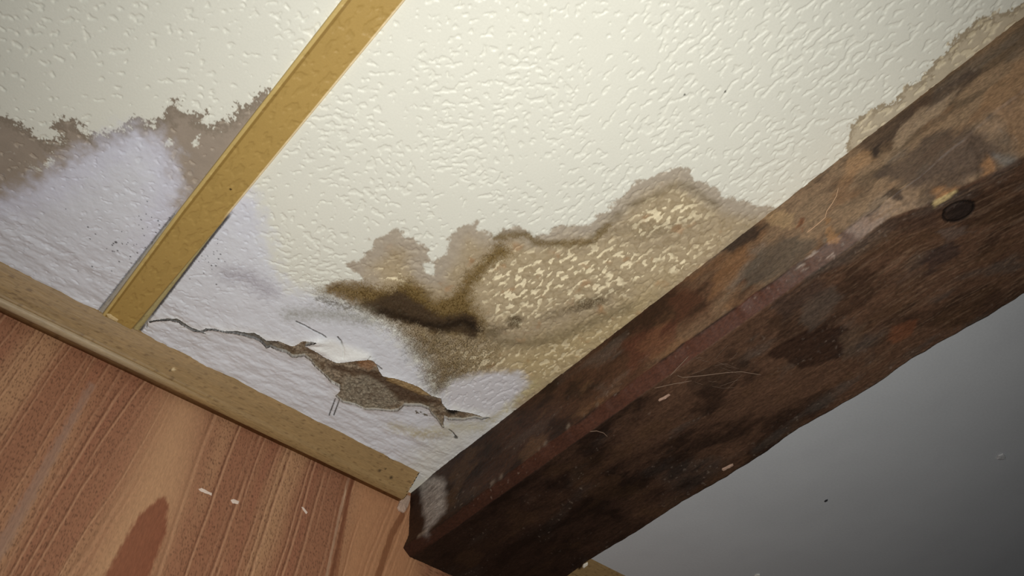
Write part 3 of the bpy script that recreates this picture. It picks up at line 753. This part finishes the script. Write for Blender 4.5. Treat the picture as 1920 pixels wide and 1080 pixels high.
white = plain('old_white_paint', (225, 205, 190)); straw = plain('pale_splinter', (170, 140, 122)); grey_m = plain('grey_plaster', (172, 160, 150))
def ow(px): return on_wall(px, YW-.0004)
def ou(px): return on_ceil(px, ZU-.0012)
def oc(px): return on_ceil(px, .9995)
chip('plaster_chip', on_wall([(752,930),(758,928),(768,932),(764,950),(756,962),(747,958),(744,952),(748,942)], YW-.001), .004, plain('pinkish_plaster', (186,160,142)),
     'pinkish grey plaster chip wedged under the moulding end beside the beam', 'plaster chip', 3)
chip('paint_fleck', ow([(372,917),(377,916),(397,925),(396,929),(384,925),(374,920)]), .0012, white, 'longest white paint fleck on the wood panel, leftmost of three', 'paint fleck', 5, 'white paint flecks on the wood panel')
chip('paint_fleck', ow([(432,938),(437,936),(448,940),(446,945),(436,944)]), .0012, white, 'stubby white paint fleck on the wood panel, middle of three', 'paint fleck', 6, 'white paint flecks on the wood panel')
chip('paint_fleck', ow([(565,951),(568,951),(576,961),(574,964),(569,958)]), .0012, white, 'thin slanting white paint fleck on the wood panel, nearest the beam', 'paint fleck', 7, 'white paint flecks on the wood panel')
chip('splinter', ou([(1353,880),(1354,878),(1374,869),(1375,872),(1366,877),(1356,882)]), .0018, straw, 'pale splinter on the beam underside close to its lower right edge', 'splinter', 8, 'pale splinters on the beam')
chip('splinter', ou([(1234,750),(1236,748),(1254,738),(1257,740),(1248,746),(1236,752)]), .0018, straw, 'pale splinter on the beam underside just below the cobweb', 'splinter', 9, 'pale splinters on the beam')
chip('plaster_crumb', ou([(1092,1061),(1094,1058),(1099,1055),(1102,1054),(1102,1057),(1098,1061),(1094,1064)]), .003, plain('crumb_white', (226,220,205)), 'tiny white plaster crumb on the beam edge above the right moulding', 'plaster crumb', 10)
chip('flaking_paint', oc([(1868,860),(1872,853),(1880,850),(1885,855),(1884,860),(1876,861)]), .003, plain('flaking_grey', (205,205,205)), 'small ragged spot of flaking paint on the grey ceiling', 'flaking paint', 11)
chip('paint_crumb', oc([(1415,1079),(1418,1076),(1424,1076),(1425,1080),(1420,1083)]), .003, plain('crumb_pale', (225,222,215)), 'tiny pale crumb on the grey ceiling near the right moulding', 'crumb', 12)
chip('dirt_speck', oc([(1545,940),(1548,937),(1552,936),(1551,939),(1547,941)]), .0015, plain('dark_speck', (50,50,54)), 'tiny dark speck on the grey ceiling below the beam', 'speck', 13)
chip('plaster_crumb', on_ceil([(200,588),(206,588),(215,594),(222,599),(220,602),(210,598),(203,594)], .994), .002, plain('crumb_cream', (215,190,140)), 'cream sliver of old filler between the batten end and the moulding', 'plaster sliver', 14)

def strand(bm_pts, r):
    """thin round thread through 3-D points (units) -> verts, quads"""
    P = W(np.array(bm_pts)); n = len(P); V = []; q = []
    for i in range(n):
        t = P[min(i+1, n-1)]-P[max(i-1, 0)]; t /= np.linalg.norm(t)
        a = np.cross(t, [0.3, .1, 1]); a /= np.linalg.norm(a); b = np.cross(t, a)
        for k in range(5):
            th = k*2*math.pi/5; V.append(P[i]+(a*math.cos(th)+b*math.sin(th))*r*(1 if 0 < i < n-1 else .4))
    for i in range(n-1):
        for k in range(5): q.append([i*5+k, i*5+(k+1) % 5, (i+1)*5+(k+1) % 5, (i+1)*5+k])
    return np.array(V), np.array(q)

def threads(name, specs, mat, label, cat, kind=None):
    Vs, qs, off = [], [], 0
    for pts, r in specs:
        t = np.linspace(0, len(pts)-1, (len(pts)-1)*5+1); P = np.array(pts)
        P = np.stack([np.interp(t, np.arange(len(pts)), P[:, k]) for k in range(3)], -1)
        V, q = strand(P, r); Vs.append(V); qs.append(q+off); off += len(V)
    o = new_mesh(name, np.concatenate(Vs), np.concatenate(qs), mat)
    return tag(o, label, cat, kind=kind)
cob = plain('cobweb_silk', (128, 106, 90))
def up3(px, dz): return on_ceil(px, ZU-dz)
def sd3(px, dx): return on_side(px, XB-dx)
rs = random.Random(3)
specs = [(up3([(1256,705),(1274,686),(1291,668)], .004), .00045), (up3([(1227,728),(1262,720),(1297,714)], .003), .00036),
         (up3([(1270,704),(1280,708),(1320,704),(1360,699),(1390,697),(1427,703)], .004), .0004), (up3([(1106,809),(1119,808),(1132,812),(1139,819)], .003), .00045)]
for i in range(16):
    x, y = rs.uniform(1270, 1380), rs.uniform(668, 730); a = rs.uniform(-.9, .5); l = rs.uniform(15, 45)
    specs.append((up3([(x, y), (x+l*.5*math.cos(a), y+l*.5*math.sin(a)+rs.uniform(-4, 4)), (x+l*math.cos(a), y+l*math.sin(a))], rs.uniform(.002, .006)), .00012))
threads('cobweb', specs, cob, 'wispy cobweb threads stuck along the lower chamfer edge of the beam', 'cobweb', 'stuff')
threads('loose_thread', [(sd3([(1572,352),(1568,368),(1560,382),(1550,396),(1547,408),(1538,416),(1525,427),(1513,436)], .003), .0004)], plain('pale_thread', (196,160,128)),
        'thin pale hair-like thread hanging on the side face of the beam', 'thread')
